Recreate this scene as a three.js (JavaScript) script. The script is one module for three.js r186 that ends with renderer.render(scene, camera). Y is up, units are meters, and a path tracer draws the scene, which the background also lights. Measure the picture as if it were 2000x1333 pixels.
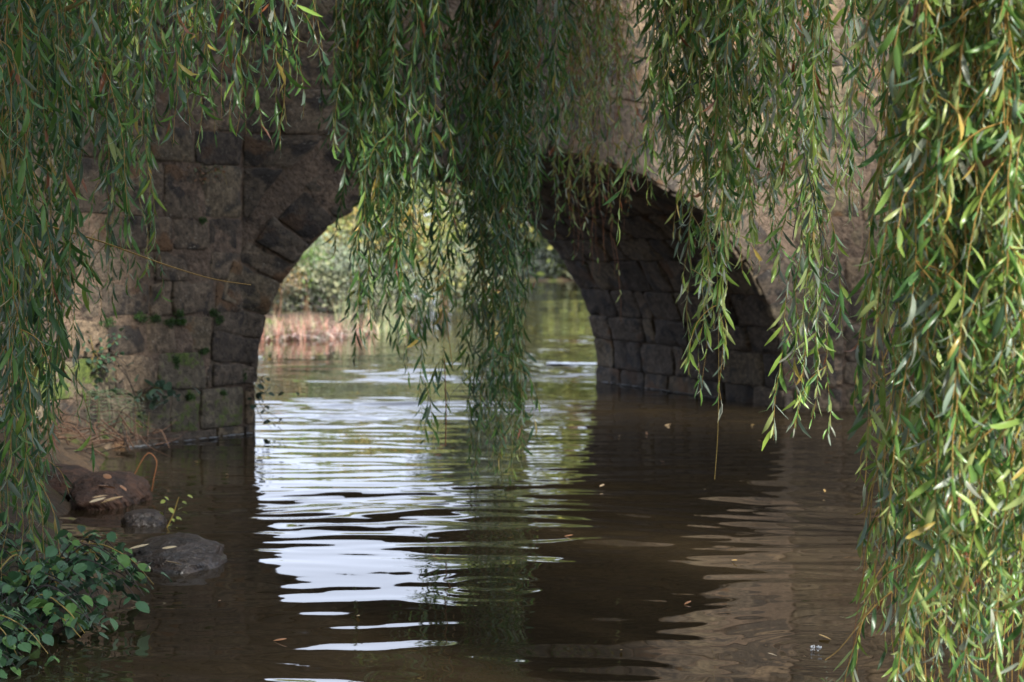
import * as THREE from 'three';
import { mergeGeometries, mergeVertices } from 'three/addons/utils/BufferGeometryUtils.js';

// ------------------------------------------------------------------ camera, sky, sun, exposure
const scene = new THREE.Scene();
const F = 3344, EYE = 1.3, PITCH = Math.atan(166.5 / F);          // focal length in pixels of the 2000 x 1333 photograph
const camera = new THREE.PerspectiveCamera(2 * Math.atan(666.5 / F) * 180 / Math.PI, 1024 / 682, 0.1, 1500);
camera.position.set(0, EYE, 0);
camera.rotation.x = -PITCH;
camera.focus = 5.8;
camera.userData.fStop = 4.2;
scene.add(camera);

const renderer = new THREE.WebGLRenderer();
renderer.toneMapping = THREE.LinearToneMapping;
renderer.toneMappingExposure = 2.95;
renderer.shadowMap.enabled = true;

function mulberry(a) { return () => { a |= 0; a = a + 0x6D2B79F5 | 0; let t = Math.imul(a ^ a >>> 15, 1 | a); t = t + Math.imul(t ^ t >>> 7, 61 | t) ^ t; return ((t ^ t >>> 14) >>> 0) / 4294967296; }; }
function hash3(x, y, z) { let h = Math.imul(x, 374761393) ^ Math.imul(y, 668265263) ^ Math.imul(z, 2147483647 ^ 1274126177); h = Math.imul(h ^ h >>> 13, 1274126177); return ((h ^ h >>> 16) >>> 0) / 4294967296; }
const sm = (t) => t * t * (3 - 2 * t), mixn = (a, b, t) => a + (b - a) * t, clamp = (x, a = 0, b = 1) => Math.min(b, Math.max(a, x));
function vn(x, y, z = 0) {                                          // value noise, 0..1
  const i = Math.floor(x), j = Math.floor(y), k = Math.floor(z), u = sm(x - i), v = sm(y - j), w = sm(z - k);
  const L = (dk) => mixn(mixn(hash3(i, j, k + dk), hash3(i + 1, j, k + dk), u), mixn(hash3(i, j + 1, k + dk), hash3(i + 1, j + 1, k + dk), u), v);
  return mixn(L(0), L(1), w);
}
const fbm = (x, y, z = 0, o = 4) => { let s = 0, a = 0.5, n = 0; for (let i = 0; i < o; i++) { s += a * vn(x, y, z); n += a; x = x * 2.03 + 17.1; y = y * 2.03 + 5.7; z = z * 2.03 + 9.2; a *= 0.5; } return s / n; };

{ // overcast sky, even all round
  const w = 512, h = 256, d = new Float32Array(w * h * 4);
  for (let j = 0; j < h; j++) for (let i = 0; i < w; i++) {
    const el = (j + 0.5) / h * Math.PI - Math.PI / 2, az = i / w * Math.PI * 2;
    const c = fbm(Math.cos(az) * Math.cos(el) * 3 + 5, Math.sin(el) * 5 + 3, Math.sin(az) * Math.cos(el) * 3 + 7, 5);
    const b = 0.72 + 0.25 * (c - 0.5), o = (j * w + i) * 4;
    d[o] = 0.87 * b; d[o + 1] = 0.97 * b; d[o + 2] = 1.2 * b; d[o + 3] = 1;
  }
  const t = new THREE.DataTexture(d, w, h, THREE.RGBAFormat, THREE.FloatType);
  t.mapping = THREE.EquirectangularReflectionMapping; t.magFilter = THREE.LinearFilter; t.minFilter = THREE.LinearFilter; t.wrapS = THREE.RepeatWrapping; t.needsUpdate = true;
  scene.background = t; scene.environment = t;
}
const sun = new THREE.DirectionalLight(new THREE.Color(1, 0.96, 0.88), 4.2);
sun.position.set(14, 17, 13); sun.target.position.set(0, 0, -9); sun.castShadow = true; sun.shadow.radius = 13;
Object.assign(sun.shadow.camera, { left: -20, right: 20, top: 20, bottom: -20, near: 1, far: 80 }); sun.shadow.mapSize.set(2048, 2048);
scene.add(sun, sun.target);

// ------------------------------------------------------------------ helpers
const V = (x, y, z) => new THREE.Vector3(x, y, z);
function ray(px, py) { return V((px - 1000) / F, -(py - 666.5) / F, -1).applyAxisAngle(V(1, 0, 0), -PITCH); }
const at = (px, py, d) => { const r = ray(px, py); return r.multiplyScalar(d / -r.z).add(camera.position); };        // the spot d metres away that stands there in the photograph
const onWater = (px, py) => { const r = ray(px, py); return r.multiplyScalar(-EYE / r.y).add(camera.position); };
const taken = {};
const numbered = (n) => { const k = taken[n] = (taken[n] ?? -1) + 1; return k ? n + '_' + String(k).padStart(3, '0') : n; };
const shade = (m) => { m.castShadow = m.receiveShadow = true; return m; };
function thing(name, label, category, pos, group) {
  const o = new THREE.Group(); o.name = numbered(name); if (pos) o.position.copy(pos);
  o.userData = { label, category }; if (group) o.userData.group = group;
  scene.add(o); return o;
}
function tag(o, label, category, group, kind) { o.name = numbered(o.name); if (label) o.userData.label = label; if (category) o.userData.category = category; if (group) o.userData.group = group; if (kind) o.userData.kind = kind; scene.add(o); return o; }
function part(name, geo, mat, parent, kind) { const m = shade(new THREE.Mesh(geo, mat)); m.name = name; if (kind) m.userData.kind = kind; if (parent) parent.add(m); return m; }
function counter(parent) { const c = {}; return (n) => { const k = c[n] = (c[n] ?? -1) + 1; return k ? n + '_' + String(k).padStart(3, '0') : n; }; }
function geoOf(pos, idx, { uv, normal, color } = {}) {
  const g = new THREE.BufferGeometry();
  g.setAttribute('position', new THREE.Float32BufferAttribute(pos, 3));
  if (uv) g.setAttribute('uv', new THREE.Float32BufferAttribute(uv, 2));
  if (color) g.setAttribute('color', new THREE.Float32BufferAttribute(color, 3));
  g.setIndex(idx);
  if (normal) g.setAttribute('normal', new THREE.Float32BufferAttribute(normal, 3)); else g.computeVertexNormals();
  return g;
}
function tube(pts, radii, seg = 5, uvs = true) {                    // tapered tube through points; radii: number or function of t
  const n = pts.length, pos = [], idx = [], uv = []; let up = V(0.31, 0.2, 0.9), len = 0;
  for (let i = 0; i < n; i++) {
    const t = pts[Math.min(n - 1, i + 1)].clone().sub(pts[Math.max(0, i - 1)]).normalize();
    const a = up.clone().sub(t.clone().multiplyScalar(up.dot(t))).normalize(), b = t.clone().cross(a); up = a;
    const r = typeof radii === 'function' ? radii(i / (n - 1)) : radii;
    if (i) len += pts[i].distanceTo(pts[i - 1]);
    for (let k = 0; k <= seg; k++) { const q = k / seg * Math.PI * 2; const p = pts[i].clone().addScaledVector(a, Math.cos(q) * r).addScaledVector(b, Math.sin(q) * r); pos.push(p.x, p.y, p.z); uv.push(k / seg * 2 * Math.PI * r, len); }
    if (i) for (let k = 0; k < seg; k++) { const o = (i - 1) * (seg + 1) + k, q = o + seg + 1; idx.push(o, o + 1, q, o + 1, q + 1, q); }
  }
  return geoOf(pos, idx, { uv });
}
const curve = (list, n) => new THREE.CatmullRomCurve3(list).getPoints(n);

// ------------------------------------------------------------------ textures
function tex(size, f, srgb = true, rep = 1) {                       // f(u, v) -> [r, g, b] 0..1 (sRGB when srgb), u and v wrap
  const d = new Uint8Array(size * size * 4);
  for (let j = 0; j < size; j++) for (let i = 0; i < size; i++) { const c = f(i / size, j / size), o = (j * size + i) * 4; d[o] = clamp(c[0]) * 255; d[o + 1] = clamp(c[1]) * 255; d[o + 2] = clamp(c[2]) * 255; d[o + 3] = 255; }
  const t = new THREE.DataTexture(d, size, size); t.wrapS = t.wrapT = THREE.RepeatWrapping; t.magFilter = THREE.LinearFilter; t.minFilter = THREE.LinearMipmapLinearFilter; t.generateMipmaps = true;
  if (srgb) t.colorSpace = THREE.SRGBColorSpace; t.repeat.set(rep, rep); t.needsUpdate = true; return t;
}
function tile(freq, seed, oct = 4) {                                // wrapping fbm over the unit square
  const tabs = []; let f = freq; const r = mulberry(seed);
  for (let o = 0; o < oct; o++) { const a = new Float32Array(f * f); for (let i = 0; i < a.length; i++) a[i] = r(); tabs.push([f, a]); f *= 2; }
  return (u, v) => { let s = 0, w = 0.5, n = 0; for (const [q, a] of tabs) { const x = u * q, y = v * q, i = Math.floor(x) % q, j = Math.floor(y) % q, i1 = (i + 1) % q, j1 = (j + 1) % q, p = sm(x - Math.floor(x)), t = sm(y - Math.floor(y)); s += w * mixn(mixn(a[j * q + i], a[j * q + i1], p), mixn(a[j1 * q + i], a[j1 * q + i1], p), t); n += w; w *= 0.56; } return s / n; };
}
const nA = tile(4, 11, 6), nB = tile(32, 12, 4), nC = tile(7, 13, 5), nD = tile(90, 14, 2), nE = tile(5, 15, 6);
const stoneMap = tex(1024, (u, v) => {                             // weathered sandstone: brown grain, dark lichen crust, pale specks
  const a = nA(u, v), b = nB(u, v), c = nC(v, u), d = nD(u, v), e = nE(u, v);
  let r = 0.62 + 0.5 * (b - 0.5) + 0.25 * (a - 0.5), g = r * 0.9, l = r * 0.78;
  const crust = sm(clamp((c - 0.47) * 6)) * (0.55 + 0.45 * d); r = mixn(r, 0.33, crust); g = mixn(g, 0.31, crust); l = mixn(l, 0.3, crust);
  const rust = sm(clamp((e - 0.58) * 8)) * 0.6; r = mixn(r, 0.62, rust); g = mixn(g, 0.45, rust); l = mixn(l, 0.3, rust);
  const pale = sm(clamp((nD(v + 0.3, u) - 0.78) * 12)) * sm(clamp((nA(v, u) - 0.4) * 5)); r = mixn(r, 0.95, pale); g = mixn(g, 0.93, pale); l = mixn(l, 0.88, pale);
  const pit = sm(clamp((0.3 - d) * 8)) * 0.45; return [r * (1 - pit), g * (1 - pit), l * (1 - pit)];
}, true, 1 / 0.9);
const mossyMap = tex(1024, (u, v) => {
  const a = nA(u, v), b = nB(u, v), d = nD(u, v); let r = 0.5 + 0.5 * (b - 0.5), g = r * 0.9, l = r * 0.78;
  const m = sm(clamp((a + 0.35 * (b - 0.5) - 0.5) * 7)) * 0.6; r = mixn(r, 0.22 + 0.2 * d, m); g = mixn(g, 0.36 + 0.2 * d, m); l = mixn(l, 0.1, m); return [r, g, l];
}, true, 1 / 0.9);
const stoneBump = tex(1024, (u, v) => { const x = 0.5 * nC(v, u) + 0.9 * (nB(u, v)) + 0.35 * nD(u, v) - 0.35 * sm(clamp((0.34 - nD(u, v)) * 8)); return [x / 1.8, x / 1.8, x / 1.8]; }, false, 1 / 0.9);
const mortarMap = tex(1024, (u, v) => { const a = nE(u, v), b = nB(v, u), d = nD(u, v); let r = 0.72 + 0.4 * (b - 0.5) + 0.35 * (a - 0.5); const dk = sm(clamp((nC(u, v) - 0.56) * 7)) * 0.5; r *= 1 - dk; const p = sm(clamp((0.3 - d) * 8)) * 0.3; r *= 1 - p; return [r, r * 0.89, r * 0.79]; }, true, 1 / 1.1);
const barkMap = tex(512, (u, v) => { const a = nA(u * 1, v * 0.25 % 1), b = nB(u, v * 0.25 % 1); const x = 0.25 + 0.4 * Math.abs(a - 0.5) * 2 + 0.25 * b; return [x, x * 0.85, x * 0.68]; }, true, 1.4);
const soilMap = tex(512, (u, v) => { const a = nA(u, v), b = nB(u, v), d = nD(u, v); const x = 0.28 + 0.25 * (b - 0.5) + 0.2 * (a - 0.5), g = sm(clamp((nE(u, v) - 0.5) * 6)) * 0.7; return [mixn(x, 0.2 + 0.2 * d, g), mixn(x * 0.8, 0.3 + 0.2 * d, g), mixn(x * 0.58, 0.1, g)]; }, true, 0.7);
const rgb = (r, g, b) => new THREE.Color().setRGB(r, g, b);
const std = (o) => new THREE.MeshStandardMaterial({ roughness: 0.9, ...o });
const tint = (r, g, b, map = stoneMap, bs = 0.016) => std({ color: rgb(r, g, b), map, bumpMap: stoneBump, bumpScale: bs, roughness: 0.92 });
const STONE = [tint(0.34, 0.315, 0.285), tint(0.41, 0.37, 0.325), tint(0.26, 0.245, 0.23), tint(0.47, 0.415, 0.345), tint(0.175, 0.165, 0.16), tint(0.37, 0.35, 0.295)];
const MOSSY = tint(0.55, 0.55, 0.5, mossyMap);
const M = {
  mortar: std({ color: rgb(0.275, 0.245, 0.215), map: mortarMap, bumpMap: stoneBump, bumpScale: 0.03 }),
  shadeMortar: std({ color: rgb(0.22, 0.2, 0.175), map: mortarMap, bumpMap: stoneBump, bumpScale: 0.03 }),  // darker copy of mortar, the vault shade put into its colour
  soil: std({ color: rgb(0.75, 0.7, 0.6), map: soilMap, bumpMap: stoneBump, bumpScale: 0.03 }),
  bark: std({ color: rgb(0.5, 0.42, 0.34), map: barkMap, bumpMap: barkMap, bumpScale: 0.02 }),
  bough: std({ color: rgb(0.17, 0.12, 0.035), roughness: 0.7 }),
  twigGold: std({ color: rgb(0.34, 0.205, 0.05), roughness: 0.55 }),
  twigOlive: std({ color: rgb(0.24, 0.17, 0.04), roughness: 0.6 }),
  twigRust: std({ color: rgb(0.2, 0.075, 0.025), roughness: 0.7 }),
  twigDark: std({ color: rgb(0.025, 0.018, 0.014), roughness: 0.7 }),
  water: new THREE.MeshPhysicalMaterial({ color: rgb(0.023, 0.0165, 0.009), roughness: 0.02, ior: 1.333, specularIntensity: 1 }),
};
const leafMat = (o = {}) => new THREE.MeshPhysicalMaterial({ side: THREE.DoubleSide, roughness: 0.95, transmission: 0.35, thickness: 0, clearcoat: 0.65, clearcoatRoughness: 0.3, ior: 1.4, ...o });
const LEAFV = leafMat({ vertexColors: true, color: 0xffffff });
const FARLEAF = new THREE.MeshPhysicalMaterial({ side: THREE.DoubleSide, roughness: 1, transmission: 0.4, thickness: 0, vertexColors: true, color: 0xffffff });

// ------------------------------------------------------------------ ground and river
const shoreline = [[-1.75, -3.4], [6, -3.2], [9.5, -8], [8, -14], [7, -19], [10, -30], [9.5, -58], [22, -90], [-4, -88], [-4, -60], [-2.6, -42], [-1.7, -30.5], [-2.4, -28.6], [-4.6, -27.6], [-6, -25.5], [-5.6, -20], [-4.2, -16.5], [-3.2, -13.4], [-2.72, -11.4], [-2.2, -8.4], [-1.72, -6.9], [-1.5, -6.15], [-1.62, -5.4], [-1.72, -4.5]];
function toShore(x, z) {                                            // metres to the shoreline, negative in the river
  let best = 1e9, inside = false;
  for (let i = 0, j = shoreline.length - 1; i < shoreline.length; j = i++) {
    const [ax, az] = shoreline[j], [bx, bz] = shoreline[i], dx = bx - ax, dz = bz - az, t = clamp(((x - ax) * dx + (z - az) * dz) / (dx * dx + dz * dz));
    best = Math.min(best, Math.hypot(x - ax - dx * t, z - az - dz * t));
    if ((az > z) !== (bz > z) && x < dx * (z - az) / dz + ax) inside = !inside;
  }
  return inside ? -best : best;
}
const groundHeight = (x, z) => { const d = toShore(x, z) + 0.25 * (fbm(x * 1.7, z * 1.7, 3) - 0.5); return d < 0 ? Math.max(-0.8, d * 0.9) - 0.03 : Math.min(d * 0.55, 0.3 + d * 0.02) + 0.12 * (fbm(x * 2.2, z * 2.2, 1) - 0.5) * Math.min(1, d * 3); };
function steps(list) { const out = [list[0][0]]; for (let i = 1; i < list.length; i++) { const [a] = list[i - 1], [b, st] = list[i], n = Math.max(1, Math.round(Math.abs(b - a) / st)); for (let k = 1; k <= n; k++) out.push(a + (b - a) * k / n); } return out; }
function sheet(xs, zs, f, uvScale = 1) {
  const pos = [], uv = [], idx = [], nx = xs.length;
  for (const z of zs) for (const x of xs) { pos.push(x, f(x, z), z); uv.push(x * uvScale, z * uvScale); }
  for (let j = 0; j + 1 < zs.length; j++) for (let i = 0; i + 1 < nx; i++) { const a = j * nx + i, b = a + nx; idx.push(a, a + 1, b, a + 1, b + 1, b); }
  return { pos, uv, idx };
}
{
  const xs = steps([[-700], [-100, 100], [-30, 8], [-10, 2], [-6, 0.4], [0, 0.1], [4, 0.5], [10, 1], [30, 4], [100, 12], [700, 100]]);
  const zs = steps([[-900], [-150, 100], [-100, 8], [-60, 2], [-34, 1], [-24, 0.3], [-14, 0.3], [-3, 0.1], [3, 0.5], [20, 4], [200, 40]]);
  const s = sheet(xs, zs, groundHeight), g = geoOf(s.pos, s.idx.map((_, k, a) => a[k - k % 3 + [0, 2, 1][k % 3]]), { uv: s.uv });
  tag(part('ground', g, M.soil), 'muddy earth of the river banks and bed', null, null, 'structure');
}
const waves = []; { const r = mulberry(77); for (let i = 0; i < 44; i++) { const lam = 0.105 * Math.pow(1.13, i * 0.58) * (0.85 + 0.3 * r()), a = (r() + r() + r() - 1.5) * 0.62, k = 2 * Math.PI / lam; waves.push([k * Math.sin(a), k * Math.cos(a), (lam < 0.2 ? 0.8 : lam < 0.45 ? 1.25 : lam < 0.8 ? 0.95 : 0.36) / k, r() * 6.28, lam]); } }
const rings = [[950, 950, 0.001, 0.13, 0.6], [960, 1142, 0.0006, 0.11, 0.45], [660, 1022, 0.002, 0.3, 0.4], [1480, 880, 0.0008, 0.12, 0.5], [1600, 1270, 0.0012, 0.07, 0.3], [1250, 1190, 0.0005, 0.16, 0.5], [880, 1330, 0.0007, 0.2, 0.6]].map(([x, y, a, l, r]) => { const p = onWater(x, y); return [p.x, p.z, a, l, r]; });
function waveHeight(x, z) {
  const wx = x + 0.35 * (vn(x * 0.9, z * 0.9, 5) - 0.5), wz = z + 0.5 * (vn(x * 0.55 + 9, z * 0.8, 2) - 0.5);
  const calm = 0.25 + 1.25 * sm(clamp((vn(x * 0.42 + 3.3, z * 0.5 + 1.2, 8) - 0.2) * 1.7));
  const lee = clamp((x + 2.6 - 0.0 * z) * 0.9, 0.3, 1);             // slack water in the lee of the left pier and bank
  const far = clamp((-z - 16) / 14); let h = 0;
  for (const [kx, kz, ik, ph, lam] of waves) { if (far > 0 && lam < 0.12 + 0.5 * far) continue; h += Math.sin(kx * wx + kz * wz + ph) * ik; }
  h *= 0.0125 * calm * lee;
  for (const [cx, cz, a, l, r] of rings) { const d = Math.hypot(x - cx, z - cz); if (d < r * 2) h += a * Math.sin(2 * Math.PI * d / l) * Math.exp(-((d / r) ** 2) * 2); }
  return h;
}
{
  const xs = steps([[-16], [-8, 1], [-3.4, 0.1], [3.4, 0.034], [5, 0.1], [10, 0.5], [26, 2]]);
  const zs = steps([[-92], [-50, 0.6], [-30, 0.22], [-20, 0.08], [-14, 0.036], [-4.6, 0.02], [-3, 0.1]]);
  const s = sheet(xs, zs, waveHeight), normal = [], e = 0.012;
  for (let i = 0; i < s.pos.length; i += 3) { const x = s.pos[i], h = s.pos[i + 1], z = s.pos[i + 2], nx = -(waveHeight(x + e, z) - h) / e, nz = -(waveHeight(x, z + e) - h) / e, l = Math.hypot(nx, 1, nz); normal.push(nx / l, 1 / l, nz / l); }
  tag(part('river', geoOf(s.pos, s.idx.map((_, k, a) => a[k - k % 3 + [0, 2, 1][k % 3]]), { uv: s.uv, normal }), M.water), 'brown rippled river water flowing under the stone bridge', null, null, 'structure');
}

// ------------------------------------------------------------------ stone bridge
const BL = onWater(498, 843), BR = onWater(1530, 797), AL = V(0, 0, 0).subVectors(BR, BL).normalize(), SPAN = BR.distanceTo(BL), BACK = V(AL.z, 0, -AL.x), DEEP = 3.43;
const K0 = -0.09, K1 = SPAN + 0.1, TOP = 4.3;
const WL = V(-0.559, 0, 0.829), WR = V(0.98, 0, 0.2).normalize();
function wall(S, y, out = 0) {                                      // a point of the face: along it, height, proud of it
  let p, n;
  if (S < K0) { p = BL.clone().addScaledVector(AL, K0).addScaledVector(WL, K0 - S); n = V(WL.z, 0, -WL.x); }
  else if (S > K1) { p = BL.clone().addScaledVector(AL, K1).addScaledVector(WR, S - K1); n = V(-WR.z, 0, WR.x); }
  else { p = BL.clone().addScaledVector(AL, S); n = BACK.clone().negate(); }
  return [p.addScaledVector(n, out).setY(y), n];
}
const MID = SPAN / 2, RAD = SPAN / 2;
const arch = (q, grow = 0) => { const left = sm(clamp((q - Math.PI * 0.38) / (Math.PI * 0.24))), yc = mixn(0.15, 0.35, left), hh = 2.12 - yc; return [MID + (RAD + grow) * Math.cos(q), yc + (hh + grow) * Math.sin(q)]; };
const bridge = thing('stone_bridge', 'old brown stone bridge with one wide arch over the river', 'bridge');
const bn = counter();
function patchStone(map, lu, lv, seed, { joint = 0.005, proud = 0.008, bevel = 0.016, rough = 0.016, skirt = 0.09 } = {}) {
  const nu = clamp(Math.round(lu / 0.05), 4, 13), nv = clamp(Math.round(lv / 0.05), 3, 11), r = mulberry(seed), ox = r() * 9, oy = r() * 9, tilt = (r() - 0.5) * 0.018, tilt2 = (r() - 0.5) * 0.018, base = proud * (r() * 2 - 0.3);
  const grid = (n, l) => [0, 0, bevel, ...Array.from({ length: n - 1 }, (_, k) => bevel + (l - 2 * bevel) * (k + 1) / n), l - bevel, l, l], A = grid(nu, lu), B = grid(nv, lv), W = A.length, pos = [], uv = [], idx = [];
  B.forEach((b0, j) => A.forEach((a0, i) => {
    const rim = i === 0 || j === 0 || i === W - 1 || j === B.length - 1, e = Math.min(a0, lu - a0, b0, lv - b0), near = 1 - clamp(e / 0.07);
    let a = clamp(a0, joint, lu - joint) + near * 0.022 * (vn(a0 * 11 + ox, b0 * 11 + oy, seed) - 0.5), b = clamp(b0, joint, lv - joint) + near * 0.022 * (vn(a0 * 11 + oy, b0 * 11 + ox, seed + 40) - 0.5);
    const corner = Math.max(0, 1 - Math.hypot(Math.min(a0, lu - a0), Math.min(b0, lv - b0)) / 0.05); a = mixn(a, lu / 2, corner * 0.05); b = mixn(b, lv / 2, corner * 0.05);
    const chip = Math.max(0, vn(a0 * 7 + oy, b0 * 7 + ox, seed + 9) - 0.62) * near * 0.09;
    let h = 0.009 + base + tilt * (a0 / lu - 0.5) + tilt2 * (b0 / lv - 0.5) + rough * 2 * (fbm(a0 * 6 + ox, b0 * 6 + oy, seed, 5) - 0.5) - chip;
    if (e < 1e-6) h -= 0.014; if (rim) h = -skirt;
    const [p, n] = map(clamp(a / lu), clamp(b / lv)); p.addScaledVector(n, h); pos.push(p.x, p.y, p.z); uv.push(a + ox, b + oy);
  }));
  for (let j = 0; j + 1 < B.length; j++) for (let i = 0; i + 1 < W; i++) { const o = j * W + i, q = o + W; idx.push(o, o + 1, q, o + 1, q + 1, q); }
  return geoOf(pos, idx, { uv });
}
let stoneSeed = 100;
function faceStone(name, c, opts, mat) {                            // c: four corners [S, y]: lower left, lower right, upper right, upper left
  const lu = (Math.hypot(c[1][0] - c[0][0], c[1][1] - c[0][1]) + Math.hypot(c[2][0] - c[3][0], c[2][1] - c[3][1])) / 2, lv = (Math.hypot(c[3][0] - c[0][0], c[3][1] - c[0][1]) + Math.hypot(c[2][0] - c[1][0], c[2][1] - c[1][1])) / 2;
  const seed = stoneSeed++, map = (u, v) => { const s = mixn(mixn(c[0][0], c[1][0], u), mixn(c[3][0], c[2][0], u), v), y = mixn(mixn(c[0][1], c[1][1], u), mixn(c[3][1], c[2][1], u), v); return wall(s, y); };
  return part(bn(name), patchStone(map, lu, lv, seed, opts), mat ?? STONE[Math.floor(hash3(seed, 3, 9) * STONE.length)], bridge);
}
{ // the mortared body, whose joints show between the stones
  const sh = new THREE.Shape(); sh.moveTo(K0, -0.9); sh.lineTo(K0, TOP); sh.lineTo(K1, TOP); sh.lineTo(K1, -0.9);
  sh.lineTo(arch(0, 0.014)[0], -0.9); for (let i = 0; i <= 48; i++) sh.lineTo(...arch(i / 48 * Math.PI, 0.014)); sh.lineTo(arch(Math.PI, 0.014)[0], -0.9);
  const g = new THREE.ExtrudeGeometry(sh, { depth: DEEP - 0.04, bevelEnabled: false, curveSegments: 4 });
  const m = new THREE.Matrix4().makeBasis(AL, V(0, 1, 0), AL.clone().cross(V(0, 1, 0))); m.setPosition(BL.clone().addScaledVector(BACK, DEEP));
  g.applyMatrix4(m); part('core', g, M.shadeMortar, bridge);
  const wing = (S0, S1) => { const f = new THREE.Shape(), a = wall(S0, 0, -0.04)[0], b = wall(S1, 0, -0.04)[0], c = b.clone().addScaledVector(BACK, DEEP), d = a.clone().addScaledVector(BACK, DEEP); f.moveTo(a.x, -a.z); f.lineTo(b.x, -b.z); f.lineTo(c.x, -c.z); f.lineTo(d.x, -d.z); const w = new THREE.ExtrudeGeometry(f, { depth: TOP + 0.9, bevelEnabled: false }); w.rotateX(-Math.PI / 2); w.translate(0, -0.9, 0); return w; };
  part('wing_core', wing(K0 - 4.2, K0 - 0.001), M.shadeMortar, bridge); part('wing_core_001', wing(K1 + 0.001, K1 + 5), M.shadeMortar, bridge);
  const inArch = (S, y) => { if (S <= 0 || S >= SPAN) return false; const c = Math.acos(clamp((S - MID) / RAD, -1, 1)); return y < arch(c, 0.03)[1]; };
  const face = (name, S0, S1) => {                                  // smeared mortar, uneven, in which the stones are bedded
    const n = Math.round((S1 - S0) / 0.04), k = Math.round((TOP + 0.6) / 0.04), pos = [], uv = [], idx = [], hole = [];
    for (let j = 0; j <= k; j++) for (let i = 0; i <= n; i++) { const S = mixn(S0, S1, i / n), y = mixn(-0.6, TOP, j / k), edge = i === 0 || i === n, p = wall(edge ? mixn(S, (S0 + S1) / 2, 1e-4) : S, y, edge ? 0.002 : 0.002 + 0.04 * (fbm(S * 3.1 + 40, y * 3.1, 6, 5) - 0.5))[0]; pos.push(p.x, p.y, p.z); uv.push(S, y); hole.push(inArch(S, y)); }
    for (let j = 0; j < k; j++) for (let i = 0; i < n; i++) { const o = j * (n + 1) + i, q = o + n + 1; if (hole[o] || hole[o + 1] || hole[q] || hole[q + 1]) continue; idx.push(o, o + 1, q, o + 1, q + 1, q); }
    part(bn(name), geoOf(pos, idx, { uv }), M.mortar, bridge);
  };
  face('mortar_face', K0, K1); face('mortar_face', K0 - 4.2, K0); face('mortar_face', K1, K1 + 5);
}
const RING = (q) => 0.46 + 0.14 * Math.sin(q * 5.3 + 1) * Math.sin(q * 2.1);
{
  // voussoirs
  const r = mulberry(5); const cuts = [0]; while (cuts[cuts.length - 1] < Math.PI - 0.06) cuts.push(cuts[cuts.length - 1] + 0.085 + r() * 0.075); cuts[cuts.length - 1] = Math.PI;
  for (let i = 0; i + 1 < cuts.length; i++) { const a = cuts[i], b = cuts[i + 1], t = RING((a + b) / 2); faceStone('voussoir', [arch(b, 0), arch(a, 0), arch(a, t), arch(b, t)], { proud: 0.016, rough: 0.022 }, STONE[[2, 0, 5, 2, 4][i % 5]]); }
  const ringEdge = (y, left) => { let best = null; for (let k = 0; k <= 60; k++) { const q = left ? Math.PI - k / 60 * Math.PI / 2 : k / 60 * Math.PI / 2, p = arch(q, 0.5); if (p[1] <= y) best = p[0]; } return best ?? arch(left ? Math.PI : 0, 0.5)[0]; };
  // courses
  const leftY = [-0.25, 0.05, 0.35, 0.62, 0.88, 1.12, 1.34, 1.57, 1.95, 2.2, 2.55, 2.9, 3.22, 3.6, 3.95, 4.28], rightY = [-0.3, 0.19, 0.4, 0.72, 0.98, 1.3, 1.6, 1.86, 2.2, 2.55, 2.9, 3.22, 3.6, 3.95, 4.28];
  const run = (S0, S1, y0, y1, w, end0 = 0, end1 = 0, green = 0) => {  // end0 and end1: how far the upper corner leans at each end
    const n = Math.max(1, Math.round((S1 - S0) / w)), c = [S0]; for (let i = 1; i < n; i++) c.push(S0 + (S1 - S0) * (i + (r() - 0.5) * 0.5) / n); c.push(S1);
    for (let i = 0; i < n; i++) { const j = () => (r() - 0.5) * 0.025, a = i ? 0 : end0, b = i === n - 1 ? end1 : 0; faceStone('wall_stone', [[c[i], y0 + j()], [c[i + 1], y0 + j()], [c[i + 1] + b, y1 + j()], [c[i] + a, y1 + j()]], {}, r() < green ? MOSSY : undefined); }
  };
  for (let k = 0; k + 1 < leftY.length; k++) {
    const y0 = leftY[k], y1 = leftY[k + 1];
    run(-3.1, K0 - 0.005, y0, y1, 0.3 + r() * 0.16, 0, 0, y0 > 0 && y0 < 0.6 ? 0.4 : 0.02);
    const e0 = ringEdge(y0, true), e1 = ringEdge(y1, true);
    if (y1 < 2.56) { if (e0 > K0 + 0.1) run(K0 + 0.005, e0, y0, y1, 0.38, 0, Math.min(e1 - e0, 0.5)); else if (y1 > 0.9 && e1 > K0 + 0.25) run(K0 + 0.005, K0 + 0.06, y0, y1, 0.4, 0, e1 - K0 - 0.1); }
    else run(K0 + 0.005, MID + 0.2, y0, y1, 0.42);
  }
  for (let k = 0; k + 1 < rightY.length; k++) {
    const y0 = rightY[k], y1 = rightY[k + 1];
    run(K1 + 0.005 + (y0 < 1.2 ? 0.42 : 0), K1 + 3.4, y0, y1, 0.5 + r() * 0.25);
    const e0 = ringEdge(y0, false), e1 = ringEdge(y1, false);
    if (y1 < 2.56) { if (e0 < K1 - 0.12) run(e0, K1 - 0.005, y0, y1, 0.42, Math.max(e1 - e0, -0.5), 0); }
    else run(MID + 0.2, K1 - 0.005, y0, y1, 0.46);
  }
  // jamb stones under the springing on the right and left of the arch mouth
  for (const [y0, y1] of [[-0.3, 0.19], [0.19, 0.44], [0.44, 0.82], [0.82, 1.2]]) faceStone('wall_stone', [[K1 + 0.004, y0], [K1 + 0.42, y0], [K1 + 0.42, y1], [K1 + 0.004, y1]], {});
  faceStone('wall_stone', [[SPAN + 0.002, -0.3], [K1, -0.3], [K1, 0.13], [SPAN + 0.002, 0.13]], { rough: 0.01 });
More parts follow.
